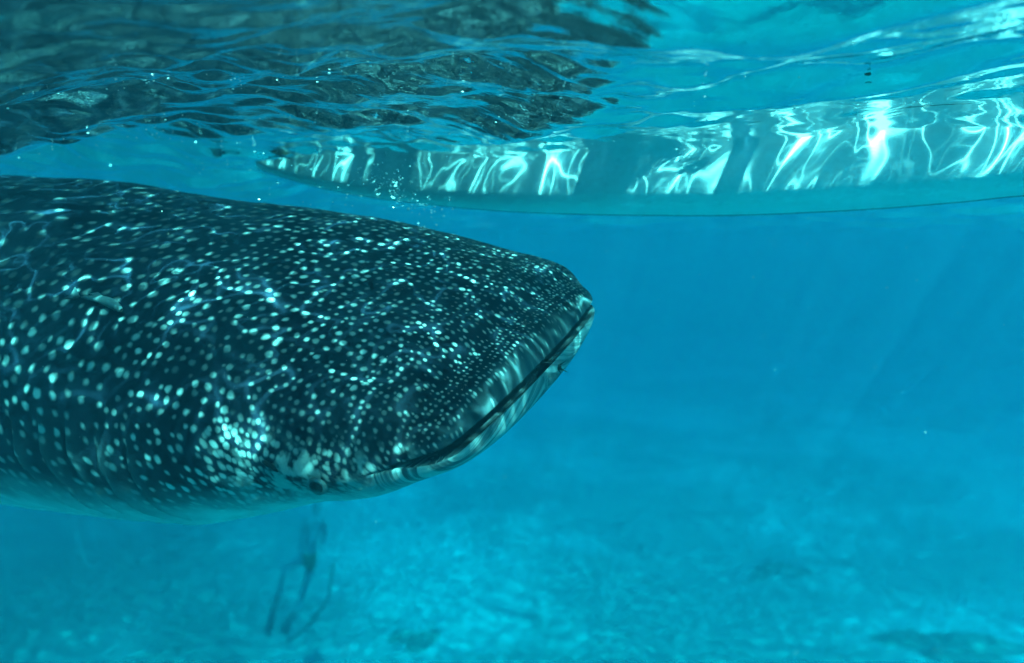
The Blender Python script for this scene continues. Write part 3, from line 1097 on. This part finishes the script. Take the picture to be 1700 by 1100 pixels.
# ------------------------------------------------------------------ bubbles and drifting specks (nobody could count them)
bub = NT('bubble_skin')
bub.bsdf((0.85, 0.88, 0.85, 1), 0.15, None, 0.8)
ico = bmesh.new(); bmesh.ops.create_icosphere(ico, subdivisions=1, radius=1.0)
ico_v = np.array([v.co[:] for v in ico.verts]); ico_f = np.array([[v.index for v in f.verts] for f in ico.faces]); ico.free()


def speck_cloud(name, centres, radii, mat, label, cat, stretch=1.0):
    n = len(centres)
    k = len(ico_v)
    V = ico_v[None] * np.asarray(radii)[:, None, None] * np.array([stretch, 1, 1])[None, None]
    V = V + np.asarray(centres)[:, None]
    Fc = ico_f[None] + (np.arange(n) * k)[:, None, None]
    o = mesh_obj(name, V.reshape(-1, 3), Fc.reshape(-1, 3), mat)
    return tag(o, label, cat, kind='stuff')


br = np.random.default_rng(21)
cs, rs = [], []
for _ in range(190):
    a = br.normal(size=2)
    px_ = 648 + a[0] * 34 + a[1] * 12; py_ = 312 + a[1] * 20 + a[0] * 10
    cs.append(np.array(at(px_, py_, br.uniform(2.35, 2.65)))); rs.append(abs(br.normal()) * 0.0016 + 0.0006)
for _ in range(60):
    px_ = br.uniform(430, 760); py_ = br.uniform(250, 345)
    cs.append(np.array(at(px_, py_, br.uniform(1.6, 2.8)))); rs.append(br.uniform(0.0006, 0.0019))
speck_cloud('bubbles', cs, rs, bub.mat, 'cloud of small bubbles in front of the canoe bow', 'bubbles', 1.5)
cs, rs = [], []
for _ in range(520):
    x_ = br.uniform(-2.4, 0.7); y_ = br.uniform(1.45, 3.4)
    if br.random() > 0.25 + 0.75 * (x_ < 0.1): continue
    cs.append((x_, y_, surface_z(x_, y_) - br.uniform(0.002, 0.02))); rs.append(min(0.0026, abs(br.normal()) * 0.0010 + 0.0006))
speck_cloud('surface_bubbles', cs, rs, bub.mat, 'scattered foam bubbles under the churned surface above the shark', 'bubbles', 1.6)
cs, rs = [], []
for _ in range(800):
    d_ = br.uniform(0.6, 5.0)
    q = at(br.uniform(-50, 1750), br.uniform(230, 1150), d_)
    cs.append(np.array(q)); rs.append(br.uniform(0.0003, 0.0009) * (0.6 + 0.25 * d_))
speck_cloud('plankton', cs, rs, simple_mat('plankton', (0.5, 0.5, 0.4), 0.8, 0.2, 10), 'tiny pale specks drifting in the water', 'plankton', 1.2)

# ------------------------------------------------------------------ the water itself as haze
hz = NT('sea_water')
SIG_S = (0.006, 0.030, 0.041)
SIG_A = (0.54, 0.034, 0.0130)
DEN = 0.58
pv = hz.n('ShaderNodeVolumePrincipled')
col = tuple(s / DEN for s in SIG_S)
pv.inputs['Color'].default_value = col + (1,)
pv.inputs['Absorption Color'].default_value = tuple(max(0.0, 1 - a / DEN / (1 - c)) ** 2 for a, c in zip(SIG_A, col)) + (1,)
pv.inputs['Density'].default_value = DEN
pv.inputs['Anisotropy'].default_value = 0.25
hz.t.links.new(pv.outputs[0], hz.out.inputs['Volume'])
x0, x1, y0, y1, z0, z1 = -95, 95, -30, 100, -14.0, 1.3
hv = [(x, y, z) for x in (x0, x1) for y in (y0, y1) for z in (z0, z1)]
haze = mesh_obj('haze', hv, [(0, 1, 3, 2), (4, 6, 7, 5), (0, 4, 5, 1), (2, 3, 7, 6), (0, 2, 6, 4), (1, 5, 7, 3)], hz.mat, None, False)
tag(haze, 'clear blue sea water that fades far things', 'water', kind='stuff')
